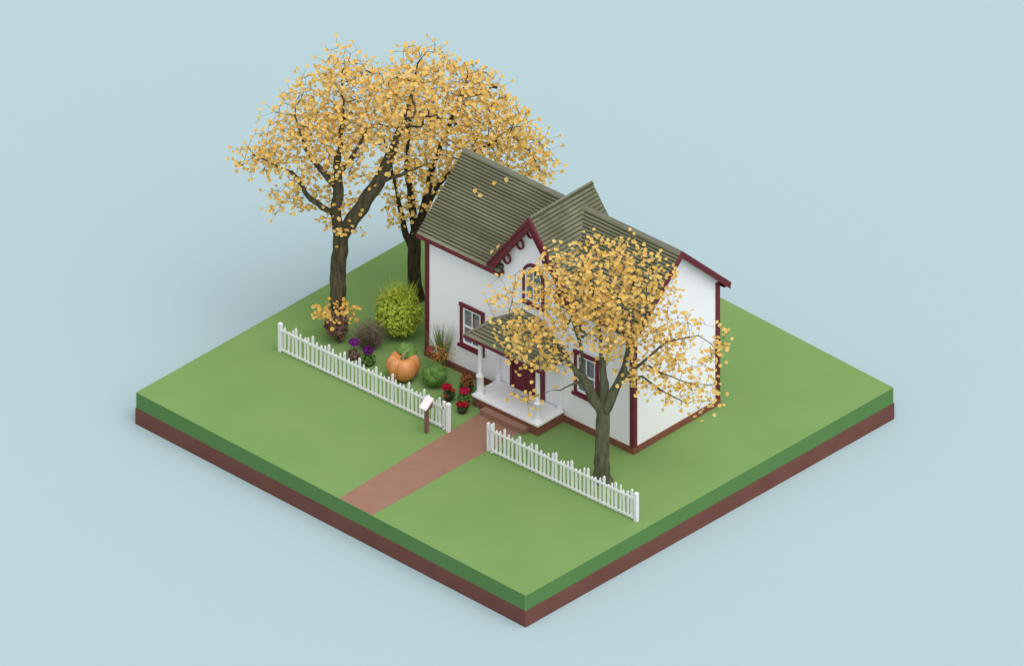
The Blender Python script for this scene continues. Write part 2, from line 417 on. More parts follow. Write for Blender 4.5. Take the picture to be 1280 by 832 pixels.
# porch
PX0, PX1, PY = -6.85, -3.48, -1.52
bm = bmesh.new(); box(bm, PX0+.03, PX1-.03, PY+.03, -.052, 0, .415)
porch = obj('porch_base', bm, M['brick'], house)
bm = bmesh.new(); box(bm, PX0, PX1, PY, -.053, .417, .50)
obj('porch_deck', bm, M['white'], house, bevel=.02)
bm = bmesh.new(); box(bm, -6.17, -3.98, PY-.29, PY+.028, 0, .235)
obj('step', bm, M['path'], house, bevel=.02)
for cx in (-6.66, -3.74):
    cy = -1.24
    bm = bmesh.new()
    lathe(bm, [(0, .501), (.19, .501), (.19, .55), (.14, .57), (.135, .60), (.135, 1.22), (.165, 1.25), (.165, 1.30), (.11, 1.34), (.092, 1.42), (.082, 2.72), (.12, 2.76), (.12, 2.80), (.15, 2.84), (.15, 2.90), (0, 2.90)], cx, cy, 20)
    o = obj('column', bm, M['white'], house, smooth=True)
for cx in (-6.76, -3.62):
    bm = bmesh.new(); box(bm, cx-.07, cx+.07, -.13, -.003, .502, 2.90); box(bm, cx-.10, cx+.10, -.16, -.131+.02, .502, .70)
    obj('pilaster', bm, M['white'], house, bevel=.01, seg=1)
# porch roof: three-sided hip against the wall
EX0, EX1, EY, EZ = -7.16, -3.26, -1.60, 3.05
TX0, TX1, TZ = -5.62, -4.83, 4.07
bm = bmesh.new()
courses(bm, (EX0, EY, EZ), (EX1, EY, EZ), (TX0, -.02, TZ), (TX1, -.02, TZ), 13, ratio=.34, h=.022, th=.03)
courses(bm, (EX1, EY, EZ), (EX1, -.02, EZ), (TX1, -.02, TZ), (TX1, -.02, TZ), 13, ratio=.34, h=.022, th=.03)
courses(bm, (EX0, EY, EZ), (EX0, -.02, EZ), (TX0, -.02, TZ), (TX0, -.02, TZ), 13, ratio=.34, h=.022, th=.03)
pr = obj('porch_roof', bm, [M['shingle'], M['shingle_gap_shade']], house)
bm = bmesh.new()
for e, t in (((EX0, EY, EZ), (TX0, -.02, TZ)), ((EX1, EY, EZ), (TX1, -.02, TZ))):
    tube(bm, [e, Vector(e).lerp(Vector(t), .5)+ZV*.03, t], .045, n=6)
obj('ridge_cap', bm, M['ridge'], pr)
bm = bmesh.new()
box(bm, EX0+.02, EX1-.02, EY+.02, -.012, EZ-.15, EZ-.045)
obj('ceiling', bm, M['white'], pr)
bm = bmesh.new()
box(bm, EX0-.01, EX1+.01, EY-.03, EY+.018, EZ-.13, EZ-.012)
box(bm, EX1-.018, EX1+.012, EY+.02, -.01, EZ-.13, EZ-.012); box(bm, EX0-.012, EX0+.018, EY+.02, -.01, EZ-.13, EZ-.012)
obj('porch_fascia', bm, M['red'], pr)

# fallen leaves
def leaf_fan(bm, c, nrm, r, rnd, mi=0, npt=8, cup=.25):
    nrm = Vector(nrm).normalized()
    u = nrm.cross(Vector((rnd.uniform(-1,1), rnd.uniform(-1,1), rnd.uniform(-1,1))))
    if u.length < 1e-3: u = nrm.cross(Vector((1, 0, .2)))
    u.normalize(); w = nrm.cross(u); c = Vector(c)
    cv = bm.verts.new(c-nrm*r*cup*.6)
    vs = []
    for k in range(npt):
        th = 2*math.pi*k/npt
        rr = r*(1+.08*math.cos(th*3+1)+rnd.uniform(-.10, .10))
        vs.append(bm.verts.new(c+u*math.cos(th)*rr+w*math.sin(th)*rr*.92+nrm*r*cup*rnd.uniform(0, 1)))
    for k in range(npt): bm.faces.new((cv, vs[k], vs[(k+1) % npt])).material_index = mi
def roofpt(px, py):
    # point of the front slope seen at this place of the photo
    p = None
    best = None
    for i in range(400):
        z = 5+3.2*i/400
        g = G(px, py, z)
        e = abs(g.z-zroof(g.y))
        if best is None or e < best: best = e; p = g
    return p
rnd = random.Random(5)
spots = [(608.7, 207.5, 'yellow leaf lying highest on the main roof, near the left end of the ridge', 2),
 (639, 219.5, 'yellow leaf on the main roof, the one farthest right of those near the ridge', 1),
 (633.7, 225, 'yellow leaf on the main roof touching the farthest right leaf from below', 1),
 (618.7, 229, 'single yellow leaf in the middle of the upper main roof', 2),
 (594.4, 239, 'pale yellow leaf on the main roof close to its left edge', 0),
 (601, 244.5, 'pale yellow leaf on the main roof, lowest of the upper scatter', 1),
 (615.5, 315, 'yellow leaf at the foot of the cross gable, leftmost of three', 1),
 (620, 320, 'yellow leaf at the foot of the cross gable, lowest of three', 0),
 (623.5, 308.5, 'yellow leaf beside the dark red gable board, topmost of three', 1)]
for px, py, lab, mi in spots:
    p = roofpt(px, py)
    bm = bmesh.new()
    nn = Vector((0, -SL, 1)).normalized()
    leaf_fan(bm, nn*.03, nn+Vector((rnd.uniform(-.4,.4), -.2, .1)), .095, rnd, 0, 8, .3)
    o = obj('fallen_leaf', bm, LEAVES[mi]); o.location = p
    tag(o, lab, 'leaf', 'fallen leaves on the roof')

# ---------------------------------------------------------------- fences
def make_picket_mesh(w=.078, d=.04):
    bm = bmesh.new(); box(bm, -w/2, w/2, -d/2, d/2, 0, .94)
    v = [x for x in bm.verts if x.co.z > .9]
    f = bm.faces.new([bm.verts.new(p) for p in ((-w/2,-d/2,.941),(w/2,-d/2,.941),(w/2,d/2,.941),(-w/2,d/2,.941))])
    bmesh.ops.delete(bm, geom=[f], context='FACES')
    # rounded point
    prism(bm, [(-w/2, -d/2, .9405), (w/2, -d/2, .9405), (w*.34, -d/2, .975), (0, -d/2, 1.0), (-w*.34, -d/2, .975)], (0, d, 0))
    lo = [v for v in bm.verts if not v.link_faces]; bmesh.ops.delete(bm, geom=lo, context='VERTS')
    me = bpy.data.meshes.new('picket'); bm.to_mesh(me); bm.free(); me.materials.append(M['fence']); return me
PM = make_picket_mesh()
def fence(a, b, label, seed, npick, talls, postA, postB):
    a = G(*a); b = G(*b); L = (b-a).length
    ang = math.atan2(b.y-a.y, b.x-a.x)
    t = thing('picket_fence', label, 'fence', a, 'white picket fences either side of the path')
    t.rotation_euler.z = ang
    rnd = random.Random(seed)
    for z, h in ((.10, .09), (.93, .10)):
        bm = bmesh.new(); box(bm, .0, L, -.052, -.022, z, z+h); obj('rail', bm, M['fence'], t, bevel=.006, seg=1)
    for x0 in postA+postB:
        x = x0 if x0 >= 0 else L+x0+.0001
        bm = bmesh.new(); w = .075 if (x0 == 0 and seed == 3) or x0 == -.0001 else .052
        box(bm, x-w, x+w, -w, w, 0, 1.22)
        prism(bm, [(x-w, -w, 1.2202), (x+w, -w, 1.2202), (x+w, w, 1.2202), (x-w, w, 1.2202)], (0, 0, .03))
        obj('post', bm, M['fence'], t, bevel=.012, seg=1)
    for k in range(npick):
        x = .22+(L-.44)*k/(npick-1)
        h = talls(k, rnd)
        p = link('picket', PM, t)
        wide = 1.35 if h > 1.3 else rnd.uniform(.85, 1.15)
        p.location = (x+rnd.uniform(-.012, .012), .0, .03); p.scale = (wide, 1, h-.03)
        p.rotation_euler = (rnd.uniform(-.01, .01), rnd.uniform(-.035, .035), rnd.uniform(-.05, .05))
def ta(k, r):
    if k % 4 == 3: return 1.38+r.uniform(-.04, .02)
    return (1.20, 1.11, 1.17)[k % 4]+r.uniform(-.05, .04)
def tb(k, r):
    if k in (0, 3, 7, 16, 20, 24, 28, 35): return 1.38+r.uniform(-.05, .02)
    if k in (10, 11, 15, 23, 31, 32): return 1.29+r.uniform(-.03, .03)
    return (1.18, 1.10, 1.16, 1.2)[k % 4]+r.uniform(-.05, .05)
fence((350.5, 439), (560.5, 539.3), 'long white picket fence left of the path, in front of the pumpkin', 3, 41, ta, [0.0], [0, -.17] and [-.0001, -.22])
fence((610.5, 563.5), (795.5, 651), 'white picket fence right of the path, in front of the single tree', 9, 36, tb, [0.0, .18], [-.0001])

# ---------------------------------------------------------------- mailbox
mb = thing('mailbox', 'small white slant-topped letter box on a brown post before the left fence', 'mailbox', G(533.3, 540.2))
bm = bmesh.new(); box(bm, -.065, .065, -.065, .065, 0, 1.08); obj('post', bm, M['post_wood'], mb, bevel=.01, seg=1)
bm = bmesh.new()
# brown box with a roof sloping to the front-left
prism(bm, [(-.14, -.17, 1.081), (-.14, .17, 1.081), (-.14, .17, 1.42), (-.14, -.17, 1.16)], (.30, 0, 0))
obj('box', bm, M['post_wood'], mb, bevel=.008, seg=1)
bm = bmesh.new()
prism(bm, [(-.18, -.24, 1.115), (-.18, .19, 1.45), (-.18, .19, 1.50), (-.18, -.24, 1.165)], (.37, 0, 0))
obj('lid', bm, M['box_white'], mb, bevel=.012, seg=2)

# ---------------------------------------------------------------- trees
def grow(seed, skeleton, blobs, natt, step=.30, infl=2.2, kill=.30, iters=70, reject=None):
    rnd = random.Random(seed)
    nodes = []; par = []; rad0 = []
    def add(p, q, r): nodes.append(Vector(p)); par.append(q); rad0.append(r); return len(nodes)-1
    def W(p): return RV*p[0]+DV*p[1]+ZV*p[2]
    for br in skeleton:        # (start_index or None, [(r,d,z,radius),...])
        si, pts = br
        if si is None: prev = add(W(pts[0]), -1, pts[0][3]); ids = [prev]; rest = pts[1:]
        else:
            target = W(si); best = min(range(len(nodes)), key=lambda i: (nodes[i]-target).length); prev = best; rest = pts
        for q in rest:
            P = W(q); Q = nodes[prev]; n = max(1, int((P-Q).length/step))
            ra = rad0[prev] if si is None or prev >= 0 else q[3]
            for k in range(1, n+1):
                pt = Q.lerp(P, k/n)
                if k < n: pt += Vector((rnd.uniform(-1,1), rnd.uniform(-1,1), 0))*.035
                rr = min(ra, q[3]*1.15)+(q[3]-min(ra, q[3]*1.15))*k/n
                prev = add(pt, prev, rr)
    att = []
    tot = sum(b[7] for b in blobs)
    for b in blobs:
        m = int(natt*b[7]/tot); c = 0; tries = 0
        while c < m and tries < m*60:
            tries += 1
            v = Vector((rnd.gauss(0,1), rnd.gauss(0,1), rnd.gauss(0,1))).normalized()*(rnd.random()**.40)
            P = W((b[0]+v.x*b[3], b[1]+v.y*b[4], b[2]+v.z*b[5]))
            if reject and reject(P, rnd): continue
            if noise.noise(P*.55+Vector((seed, 0, 0))) < b[6]: continue
            if any((P-q).length_squared < .030 for q in att): continue
            att.append(P); c += 1
    alive = list(att)
    for it in range(iters):
        if not alive: break
        kd = kdtree.KDTree(len(nodes))
        for i, p in enumerate(nodes): kd.insert(p, i)
        kd.balance(); pull = {}
        nxt = []
        lim = infl if it < 25 else infl*2.5
        for a in alive:
            co, i, d = kd.find(a)
            if d < kill: continue
            nxt.append(a)
            if d < lim: pull.setdefault(i, Vector()); pull[i] += (a-co).normalized()
        alive = nxt
        if not pull: break
        for i, v in pull.items():
            if v.length < 1e-3: v = Vector((rnd.uniform(-1,1), rnd.uniform(-1,1), .5))
            v = v.normalized()+Vector((rnd.uniform(-1,1), rnd.uniform(-1,1), rnd.uniform(-.6,1)))*.22
            np_ = nodes[i]+v.normalized()*step
            if reject and reject(np_, None): continue
            add(np_, i, 0)
    n = len(nodes); kids = [[] for _ in range(n)]
    for i, p in enumerate(par):
        if p >= 0: kids[p].append(i)
    e = 2.3; acc = [0.0]*n
    for i in range(n-1, -1, -1):
        s = sum(acc[k] for k in kids[i]); acc[i] = max(s, .0070**e)
    rad = [max(acc[i]**(1/e)*.95, rad0[i]) for i in range(n)]
    # fixed skeleton keeps its own taper; never thicker than its parent
    for i in range(n):
        if par[i] >= 0: rad[i] = min(rad[i], rad[par[i]])
    return nodes, par, kids, rad, att
def trunk_mesh(nodes, par, kids, rad, seed):
    bm = bmesh.new(); stack = [0]; starts = [(None, 0)]
    while starts:
        p0, i = starts.pop()
        chain = [] if p0 is None else [p0]
        cur = i
        while True:
            chain.append(cur)
            ks = sorted(kids[cur], key=lambda k: -rad[k])
            if not ks: break
            for k in ks[1:]: starts.append((cur, k))
            cur = ks[0]
        if len(chain) < 2: continue
        pts = [nodes[k] for k in chain]
        rr = [rad[k] for k in chain]
        if p0 is not None: rr[0] = rr[1]
        big = max(rr) > .09
        if p0 is None:   # root flare
            pts = [nodes[0]-ZV*.05]+pts; rr = [rr[0]*1.45]+rr; rr[1] *= 1.28
            if len(rr) > 2: rr[2] *= 1.08
        tube(bm, pts, rr, n=20 if big else (6 if max(rr) > .03 else 4), bark=.10 if big else 0, seed=seed)
    return bm
def leaf_crown(seed, nodes, kids, rad, att, per, size, twigs, reject=None, spread=.26):
    rnd = random.Random(seed+77); bm = bmesh.new()
    kd = kdtree.KDTree(len(nodes))
    for i, p in enumerate(nodes): kd.insert(p, i)
    kd.balance(); cnt = 0
    for a in att:
        k = per if rnd.random() < .8 else per+2
        for j in range(k):
            off = Vector((rnd.gauss(0,1), rnd.gauss(0,1), rnd.gauss(0,1)))*(spread if j else .05)
            P = a+off
            co, i, d = kd.find(P)
            if d > .5: P = co+(P-co)*(.5/d)
            if reject and reject(P, None): continue
            if rad[i] > .09 and (P-co).length < rad[i]+.05 and rnd.random() < .9: continue
            nrm = Vector((rnd.gauss(.28,.36), rnd.gauss(-.30,.36), rnd.gauss(.75,.3)))
            r = size*rnd.uniform(.8, 1.12)
            mi = rnd.choices((0, 1, 2), (5, 4, 2))[0]
            leaf_fan(bm, P, nrm, r, rnd, mi, 8, .28)
            cnt += 1; twigs.append((co.copy(), i, P))
    return bm, cnt
def tree(name, base, label, bark, seed, skel, blobs, natt, per, size, reject_w=None, group=None):
    t = thing(name, label, 'tree', base, group)
    B = Vector(base)
    rj = (lambda P, r: reject_w(P+B)) if reject_w else None
    nodes, par, kids, rad, att = grow(seed, skel, blobs, natt, reject=rj)
    twigs = []
    bm, n = leaf_crown(seed, nodes, kids, rad, att, per, size, twigs, rj)
    tm = trunk_mesh(nodes, par, kids, rad, seed)
    for a, i, b in twigs:              # a fine twig out to every leaf
        if (b-a).length > .12: tube(tm, [a, a.lerp(b, .5)+Vector((0, 0, .02)), b-ZV*.01], [.006, .005, .004], n=3, cap=False)
    obj('trunk', tm, bark, t, smooth=True)
    obj('crown', bm, LEAVES, t)
    print('TREE', name, 'nodes', len(nodes), 'leaves', n)
    return t
def near_house(P):
    if P.z > 9.2: return False
    if XL-.45 < P.x < XR+.35 and -OV-.45 < P.y < Y1+OV+.4:
        if P.z < zroof(P.y)+.35: return True
    if XC-2.3 < P.x < XC+2.3 and CY0-.4 < P.y < CY1+.3 and P.z < CZ-CR*abs(P.x-XC)+.35: return True
    if EX0-.3 < P.x < EX1+.3 and EY-.3 < P.y < .1 and P.z < 4.2: return True
    return P.z < .6
# blobs: r, d, z, radius r, radius d, radius z, noise floor, weight
# tree A: left, thick leaning second stem
skA = [(None, [(0,0,0,.33), (.02,0,1.5,.30), (.06,0,3.2,.31), (.12,0,4.1,.30)]),
       ((.12,0,4.1), [(-.04,.05,5.0,.20), (.05,.0,6.2,.20), (.0,-.1,7.6,.15), (.25,.1,9.2,.09), (.15,0,11.3,.035)]),
       ((.12,0,4.1), [(.75,-.1,5.2,.27), (1.55,-.15,6.6,.255), (2.1,.0,7.9,.20), (2.5,.3,9.2,.12), (2.9,.3,10.6,.05)]),
       ((0,0,6.2), [(-.6,-.2,7.2,.12), (-1.2,-.3,8.2,.08), (-1.6,-.2,9.6,.035)]),
       ((-.04,.05,5.0), [(-1.0,-.2,5.9,.10), (-1.7,-.1,7.0,.075), (-3.1,.0,7.7,.03)]),
       ((0,0,7.0), [(.6,-.4,7.9,.10), (1.0,-.7,9.0,.06)]),
       ((1.55,-.15,6.6), [(2.6,-.6,7.3,.07), (3.4,-.9,7.9,.03)])]
blA = [(.9, .1, 9.2, 3.1, 2.2, 2.6, -.6, 1.0), (-.9, 0, 8.7, 2.2, 1.7, 2.0, -.6, .45), (.3, 0, 11.4, 1.2, 1.0, 1.1, -.6, .12),
       (-2.7, 0, 7.8, 1.3, .8, .9, -.5, .13), (-1.3, 0, 5.9, 1.4, .9, 1.1, -.5, .12), (.2, -.3, 5.3, 1.0, .7, .9, -.4, .08),
       (2.4, 0, 10.4, 1.6, 1.3, 1.3, -.5, .20)]
tree('maple_tree', G(421.5, 412), 'tallest golden-leaved tree, far left by the fence, with a second stem leaning right', M['bark'], 11, skA, blA, 1180, 2, .082, near_house, 'autumn trees behind the garden')
# tree B: behind, next to the house
skB = [(None, [(0,0,0,.29), (-.03,0,1.3,.24), (0,0,2.8,.25)]),
       ((-.02,0,1.9), [(-.42,0,3.1,.12), (-.62,0,4.2,.09), (-.9,.1,5.8,.05)]),
       ((0,0,2.8), [(-.12,.1,4.2,.14), (-.3,.2,5.8,.11), (-.2,.3,8.2,.06), (.1,.3,10.2,.03)]),
       ((0,0,2.8), [(.38,.1,4.2,.15), (.65,.3,5.6,.12), (1.3,.5,7.4,.075), (1.9,.6,9.2,.03)]),
       ((.2,.1,3.6), [(.85,.6,4.6,.09), (1.9,1.4,5.5,.06), (3.4,2.0,5.9,.03)])]
blB = [(1.0, .5, 7.7, 2.9, 2.1, 2.4, -.6, 1.0), (.3, .4, 10.1, 1.1, 1.0, 1.0, -.5, .13), (2.8, 1.6, 6.9, 1.7, 1.2, 1.4, -.6, .36),
       (3.9, 2.4, 5.1, 1.3, .9, 1.1, -.5, .26), (4.7, 2.7, 4.1, .8, .7, .7, -.5, .08), (-.3, .2, 4.5, 1.2, 1.0, 1.4, -.4, .20), (1.1, .8, 5.0, 1.4, 1.0, 1.4, -.5, .28), (1.9, .8, 9.0, 1.3, 1.1, 1.0, -.5, .15)]
def rejB(P):
    if P.x > XL-.5 and P.y < Y1+.55: return True
    return near_house(P)
tree('maple_tree', G(519, 373), 'golden-leaved tree standing close behind the left end of the house', M['bark_dark'], 23, skB, blB, 1230, 2, .082, rejB, 'autumn trees behind the garden')
# tree C: in front of the house's right corner
skC = [(None, [(0,0,0,.30), (-.02,0,1.5,.27), (.0,0,2.7,.27), (.02,0,3.0,.25)]),
       ((0,0,3.0), [(-.42,-.05,3.9,.20), (-.78,-.1,4.7,.165), (-1.25,-.1,5.25,.10), (-1.7,-.2,6.2,.05), (-2.6,-.3,6.7,.03), (-3.5,-.3,6.9,.02)]),
       ((0,0,3.0), [(.05,.1,4.2,.19), (.0,.1,5.2,.125), (-.2,.1,7.0,.06), (-.5,.1,9.2,.03)]),
       ((0,0,3.0), [(.38,-.05,3.9,.20), (.80,-.05,4.9,.145), (.95,.0,5.8,.085), (1.1,.1,7.6,.05), (1.2,.1,9.2,.025)]),
       ((.80,-.05,4.7), [(1.5,-.1,5.3,.06), (2.4,-.1,6.2,.04), (3.6,-.1,6.5,.02)]),
       ((.80,-.05,4.7), [(1.5,-.2,4.75,.05), (2.2,-.3,4.2,.03), (3.2,-.3,3.6,.018)]),
       ((1.5,-.1,5.3), [(2.2,-.2,4.9,.035), (3.3,-.3,4.5,.02)]),
       ((-.78,-.1,4.7), [(-.8,-.2,6.0,.06), (-1.2,-.2,7.6,.03)]),
       ((-.3,0,3.8), [(-.95,-.2,4.5,.07), (-1.6,-.3,4.2,.025)])]
blC = [(.0, -.2, 8.75, 2.95, 1.3, 2.1, -.7, 1.15), (.3, -.3, 6.9, 2.0, 1.2, .9, -.5, .26), (-2.6, -.3, 6.9, 1.5, .9, 1.1, -.4, .20), (-2.5, -.3, 5.5, 1.4, .8, 1.1, -.4, .13), (-2.7, -.2, 8.5, 1.2, .6, 1.0, -.4, .07), (-2.9, -.3, 4.5, .9, .5, .8, -.4, .03),
       (-3.7, -.2, 8.0, .9, .6, 1.3, -.4, .05), (2.6, -.1, 6.2, 1.8, .9, 1.5, -.4, .22), (4.1, -.1, 6.0, .8, .6, 1.3, -.4, .05), (3.3, -.2, 4.1, 1.4, .6, 1.1, -.4, .12), (.3, -.2, 5.0, 1.3, .7, .8, -.3, .04), (1.9, -.2, 4.9, 1.4, .6, 1.1, -.4, .10)]
tree('maple_tree', G(753.3, 601), 'golden-leaved tree before the front right corner of the house, behind the right fence', M['bark_mossy'], 31, skC, blC, 1120, 2, .082, near_house, None)

# ---------------------------------------------------------------- garden plants
def blade(bm, a, b, w, bend, rnd, mi=0, n=4):
    a, b = Vector(a), Vector(b); side = Vector((rnd.uniform(-1,1), rnd.uniform(-1,1), 0)).normalized()*w
    prev = None
    for k in range(n+1):
        t = k/n; p = a.lerp(b, t)+Vector(bend)*(t*t)
        s = side*(1-t*.85)
        cur = (bm.verts.new(p-s), bm.verts.new(p+s))
        if prev: bm.faces.new((prev[0], prev[1], cur[1], cur[0])).material_index = mi
        prev = cur
def petal_dome(bm, c, r, n, rnd, mi=0, flat=.6):
    c = Vector(c)
    for k in range(n):
        v = Vector((rnd.gauss(0,1), rnd.gauss(0,1), abs(rnd.gauss(0,.9))-.15)).normalized()
        p = c+Vector((v.x*r, v.y*r, v.z*r*flat))*rnd.uniform(.75, 1)
        leaf_fan(bm, p, v+Vector((rnd.uniform(-.4,.4),)*3), r*.30, rnd, mi, 5, .5)
def foliage(bm, c, rad, n, size, rnd, mi=(0,), power=.35, npt=5, zmin=0.03, upb=.3):
    c = Vector(c)
    for k in range(n):
        v = Vector((rnd.gauss(0,1), rnd.gauss(0,1), rnd.gauss(0,1))).normalized()
        s = rnd.random()**power
        p = c+Vector((v.x*rad[0], v.y*rad[1], v.z*rad[2]))*s
        if p.z < zmin: continue
        nr = v+Vector((rnd.uniform(-.6,.6), rnd.uniform(-.6,.6), rnd.uniform(-.3,.6)+upb))
        leaf_fan(bm, p, nr, size*rnd.uniform(.7, 1.25), rnd, rnd.choice(mi), npt, .35)
rnd = random.Random(42)
# yellow-green round bush
t = thing('round_bush', 'large round lime-yellow bush between the two back trees and the pumpkin', 'bush', G(500, 421))
bm = bmesh.new()
for k in range(9):
    a = k*.7; tube(bm, [(0, 0, 0), (.05*math.cos(a), .05*math.sin(a), .3), (.4*math.cos(a), .4*math.sin(a), .9)], [.04, .03, .012], n=5)
obj('stem', bm, M['brown_twig'], t)
bm = bmesh.new()
foliage(bm, (-.12, .05, 1.02), (.88, .88, .92), 3400, .055, rnd, (0, 0, 1), .22)
for k in range(60):
    v = Vector((rnd.gauss(0,1), rnd.gauss(0,1), rnd.gauss(0,1))).normalized()
    foliage(bm, Vector((-.12, .05, 1.02))+Vector((v.x*.84, v.y*.84, v.z*.88)), (.16, .16, .14), 20, .055, rnd, (0,), .5)
for k in range(300):
    a = rnd.uniform(0, 6.28); r = rnd.uniform(0, .62)
    p = Vector((-.12+r*math.cos(a), .1+r*math.sin(a), 1.5)); q = p+Vector((.25*math.cos(a), .25*math.sin(a), rnd.uniform(.25, .8)))
    blade(bm, p, q, .016, (0, 0, 0), rnd, 0)
obj('foliage', bm, [M['lime'], M['lime2']], t)
# yellow flowering shrub before tree A
t = thing('flowering_shrub', 'maroon-leaved shrub with yellow-orange blossoms at the foot of the tallest tree', 'shrub', G(424.5, 427))
bm = bmesh.new()
for k in range(7):
    a = rnd.uniform(0, 6.28); tube(bm, [(0, 0, 0), (.05*math.cos(a), .05*math.sin(a), .4), (.3*math.cos(a), .3*math.sin(a), .95)], [.03, .025, .01], n=5)
for k in range(26):
    a = rnd.uniform(0, 6.28); r = rnd.uniform(.3, 1.0)
    e = RV*(r*math.cos(a)*1.0-.12)+DV*(r*math.sin(a)*.5)+ZV*rnd.uniform(1.1, 1.65)
    tube(bm, [(0, 0, .6), e*.6+ZV*.35, e], [.012, .01, .006], n=4)
obj('stem', bm, M['brown_twig'], t)
bm = bmesh.new()
foliage(bm, RV*-.12+ZV*.72, (.46, .46, .42), 750, .065, rnd, (0,), .3)
foliage(bm, (.0, 0, .25), (.24, .24, .25), 110, .05, rnd, (0,), .5)
obj('foliage', bm, [M['maroon']], t)
bm = bmesh.new()
for k in range(120):
    a = rnd.uniform(0, 6.28); r = rnd.random()**.6
    p = RV*(r*math.cos(a)*.95-.12)+DV*(r*math.sin(a)*.6)+ZV*(1.18+.42*rnd.gauss(0, .5)+.1*r)
    leaf_fan(bm, p, (rnd.gauss(.3,.5), rnd.gauss(-.3,.5), .6), .075*rnd.uniform(.6, 1.25), rnd, rnd.choice((0, 0, 1)), 7, .4)
obj('blossom', bm, [M['leaf_c'], M['leaf_a']], t)
# brown twiggy bush
t = thing('twiggy_bush', 'bare grey-brown twiggy bush between the yellow blossoms and the lime bush', 'bush', G(461, 434))
bm = bmesh.new()
for k in range(800):
    a = rnd.uniform(0, 6.28); r = rnd.random()**.5*.74
    e = Vector((r*math.cos(a), r*math.sin(a), rnd.uniform(.55, 1.35)*(1-.25*r)))
    blade(bm, (e.x*.3, e.y*.3, 0), e*.9, .010, Vector((e.x*.25, e.y*.25, .05)), rnd, 0)
for k in range(260):
    a = rnd.uniform(0, 6.28); r = rnd.random()**.5*.6; z = rnd.uniform(.2, .95)
    leaf_fan(bm, (r*math.cos(a), r*math.sin(a), z), (rnd.gauss(0,1), rnd.gauss(0,1), .4), .028, rnd, 0, 5)
obj('foliage', bm, M['brown_twig'], t)
# purple flowers
def bloom_plant(name, label, base, parts, group=None):
    t = thing(name, label, 'flower', base, group)
    for p in parts:
        bm = bmesh.new()
        if p[0] == 'bloom': petal_dome(bm, p[1], p[2], 90, rnd, 0); obj('bloom', bm, p[3], t)
        elif p[0] == 'foliage': foliage(bm, p[1], p[2], p[4], p[5], rnd, (0,), .35, upb=.5); obj('foliage', bm, p[3], t)
        elif p[0] == 'stem': tube(bm, [p[1], p[2]], .015, n=5); obj('stem', bm, M['green'], t)
        elif p[0] == 'pot':
            s = p[1]; lathe(bm, [(0, 0), (.12*s, 0), (.17*s, .14*s), (.19*s, .15*s), (.19*s, .19*s), (.165*s, .19*s), (.16*s, .16*s), (0, .155*s)], 0, 0, 18); obj('pot', bm, M['pot'], t, smooth=False)
bloom_plant('flower', 'purple bloom over dark maroon leaves, left one of the two by the fence', G(442.5, 449),
    [('stem', (0,0,0), (0,0,.75)), ('foliage', (0,0,.22), (.24,.24,.24), M['maroon'], 120, .055), ('bloom', (0,0,.74), .19, M['purple'])], 'purple flowers behind the left fence')
bloom_plant('flower', 'purple bloom over dark green leaves, right one of the two by the fence', G(460, 454.5),
    [('stem', (0,0,0), (0,0,.6)), ('foliage', (0,0,.22), (.30,.30,.20), M['green'], 170, .065), ('foliage', (0,0,.08), (.26,.26,.08), M['green_d'], 60, .06), ('bloom', (0,0,.58), .20, M['purple'])], 'purple flowers behind the left fence')
bloom_plant('flower', 'red bloom with two smaller salmon blooms below, between green bush and path', G(561, 500),
    [('pot', 1.05), ('foliage', (0,0,.28), (.23,.23,.15), M['green_d'], 150, .05), ('bloom', RV*-.08+ZV*.58, .19, M['crimson']), ('bloom', RV*-.08-DV*.08+ZV*.27, .12, M['rose']), ('bloom', RV*.18+ZV*.42, .10, M['rose'])], 'red flowers beside the porch')
bloom_plant('flower', 'magenta-red bloom on leafy green stem nearest the porch corner', G(580.5, 507),
    [('stem', (0,0,0), (0,0,.6)), ('foliage', (0,0,.34), (.26,.26,.34), M['green'], 260, .055), ('bloom', ZV*.66, .19, M['magenta'])], 'red flowers beside the porch')
bloom_plant('flower', 'potted red flower cluster nearest the brick path', G(578, 515.5),
    [('pot', 1.1), ('foliage', (0,0,.22), (.20,.20,.08), M['green_d'], 60, .05), ('bloom', RV*-.09+ZV*.36, .145, M['crimson']), ('bloom', RV*.10+ZV*.37, .135, M['crimson'])], 'red flowers beside the porch')
bloom_plant('flower', 'rust-brown chrysanthemum clump against the porch, behind the red flowers', G(583, 489),
    [('foliage', (0,0,.26), (.27,.27,.26), M['green_d'], 170, .05), ('foliage', (0,0,.52), (.26,.26,.30), M['rust_fl'], 160, .05)])
# ornamental grass by the wall
t = thing('ornamental_grass', 'tall grass clump with orange flowers against the front wall left of the window', 'plant', G(554, 462))
bm = bmesh.new()
for k in range(170):
    a = rnd.uniform(0, 6.28); r = rnd.random()*.55
    e = RV*(r*math.cos(a)-.12)+DV*(r*math.sin(a)*.4-.1)+ZV*rnd.uniform(1.3, 2.25)
    blade(bm, (0, 0, 0), e, .020, RV*rnd.uniform(-.22, .22)+ZV*-.1, rnd, 0, 6)
obj('blade', bm, M['straw'], t)
bm = bmesh.new()
for k in range(150):
    p = RV*(rnd.gauss(-.08, .20))+DV*(rnd.gauss(-.1, .12))+ZV*rnd.gauss(.80, .17)
    leaf_fan(bm, p, (rnd.gauss(0,1), rnd.gauss(-.4,1), .5), .04, rnd, 0, 5)
obj('blossom', bm, M['orange_fl'], t)
bm = bmesh.new(); petal_dome(bm, RV*-.46+ZV*.92, .15, 60, rnd); obj('bloom', bm, M['rose'], t)
bm = bmesh.new()
for k in range(6):
    a = rnd.uniform(0, 6.28); tube(bm, [(.06*math.cos(a), .06*math.sin(a), 0), RV*rnd.uniform(-.25,.15)+DV*-.05+ZV*.75], .014, n=5)
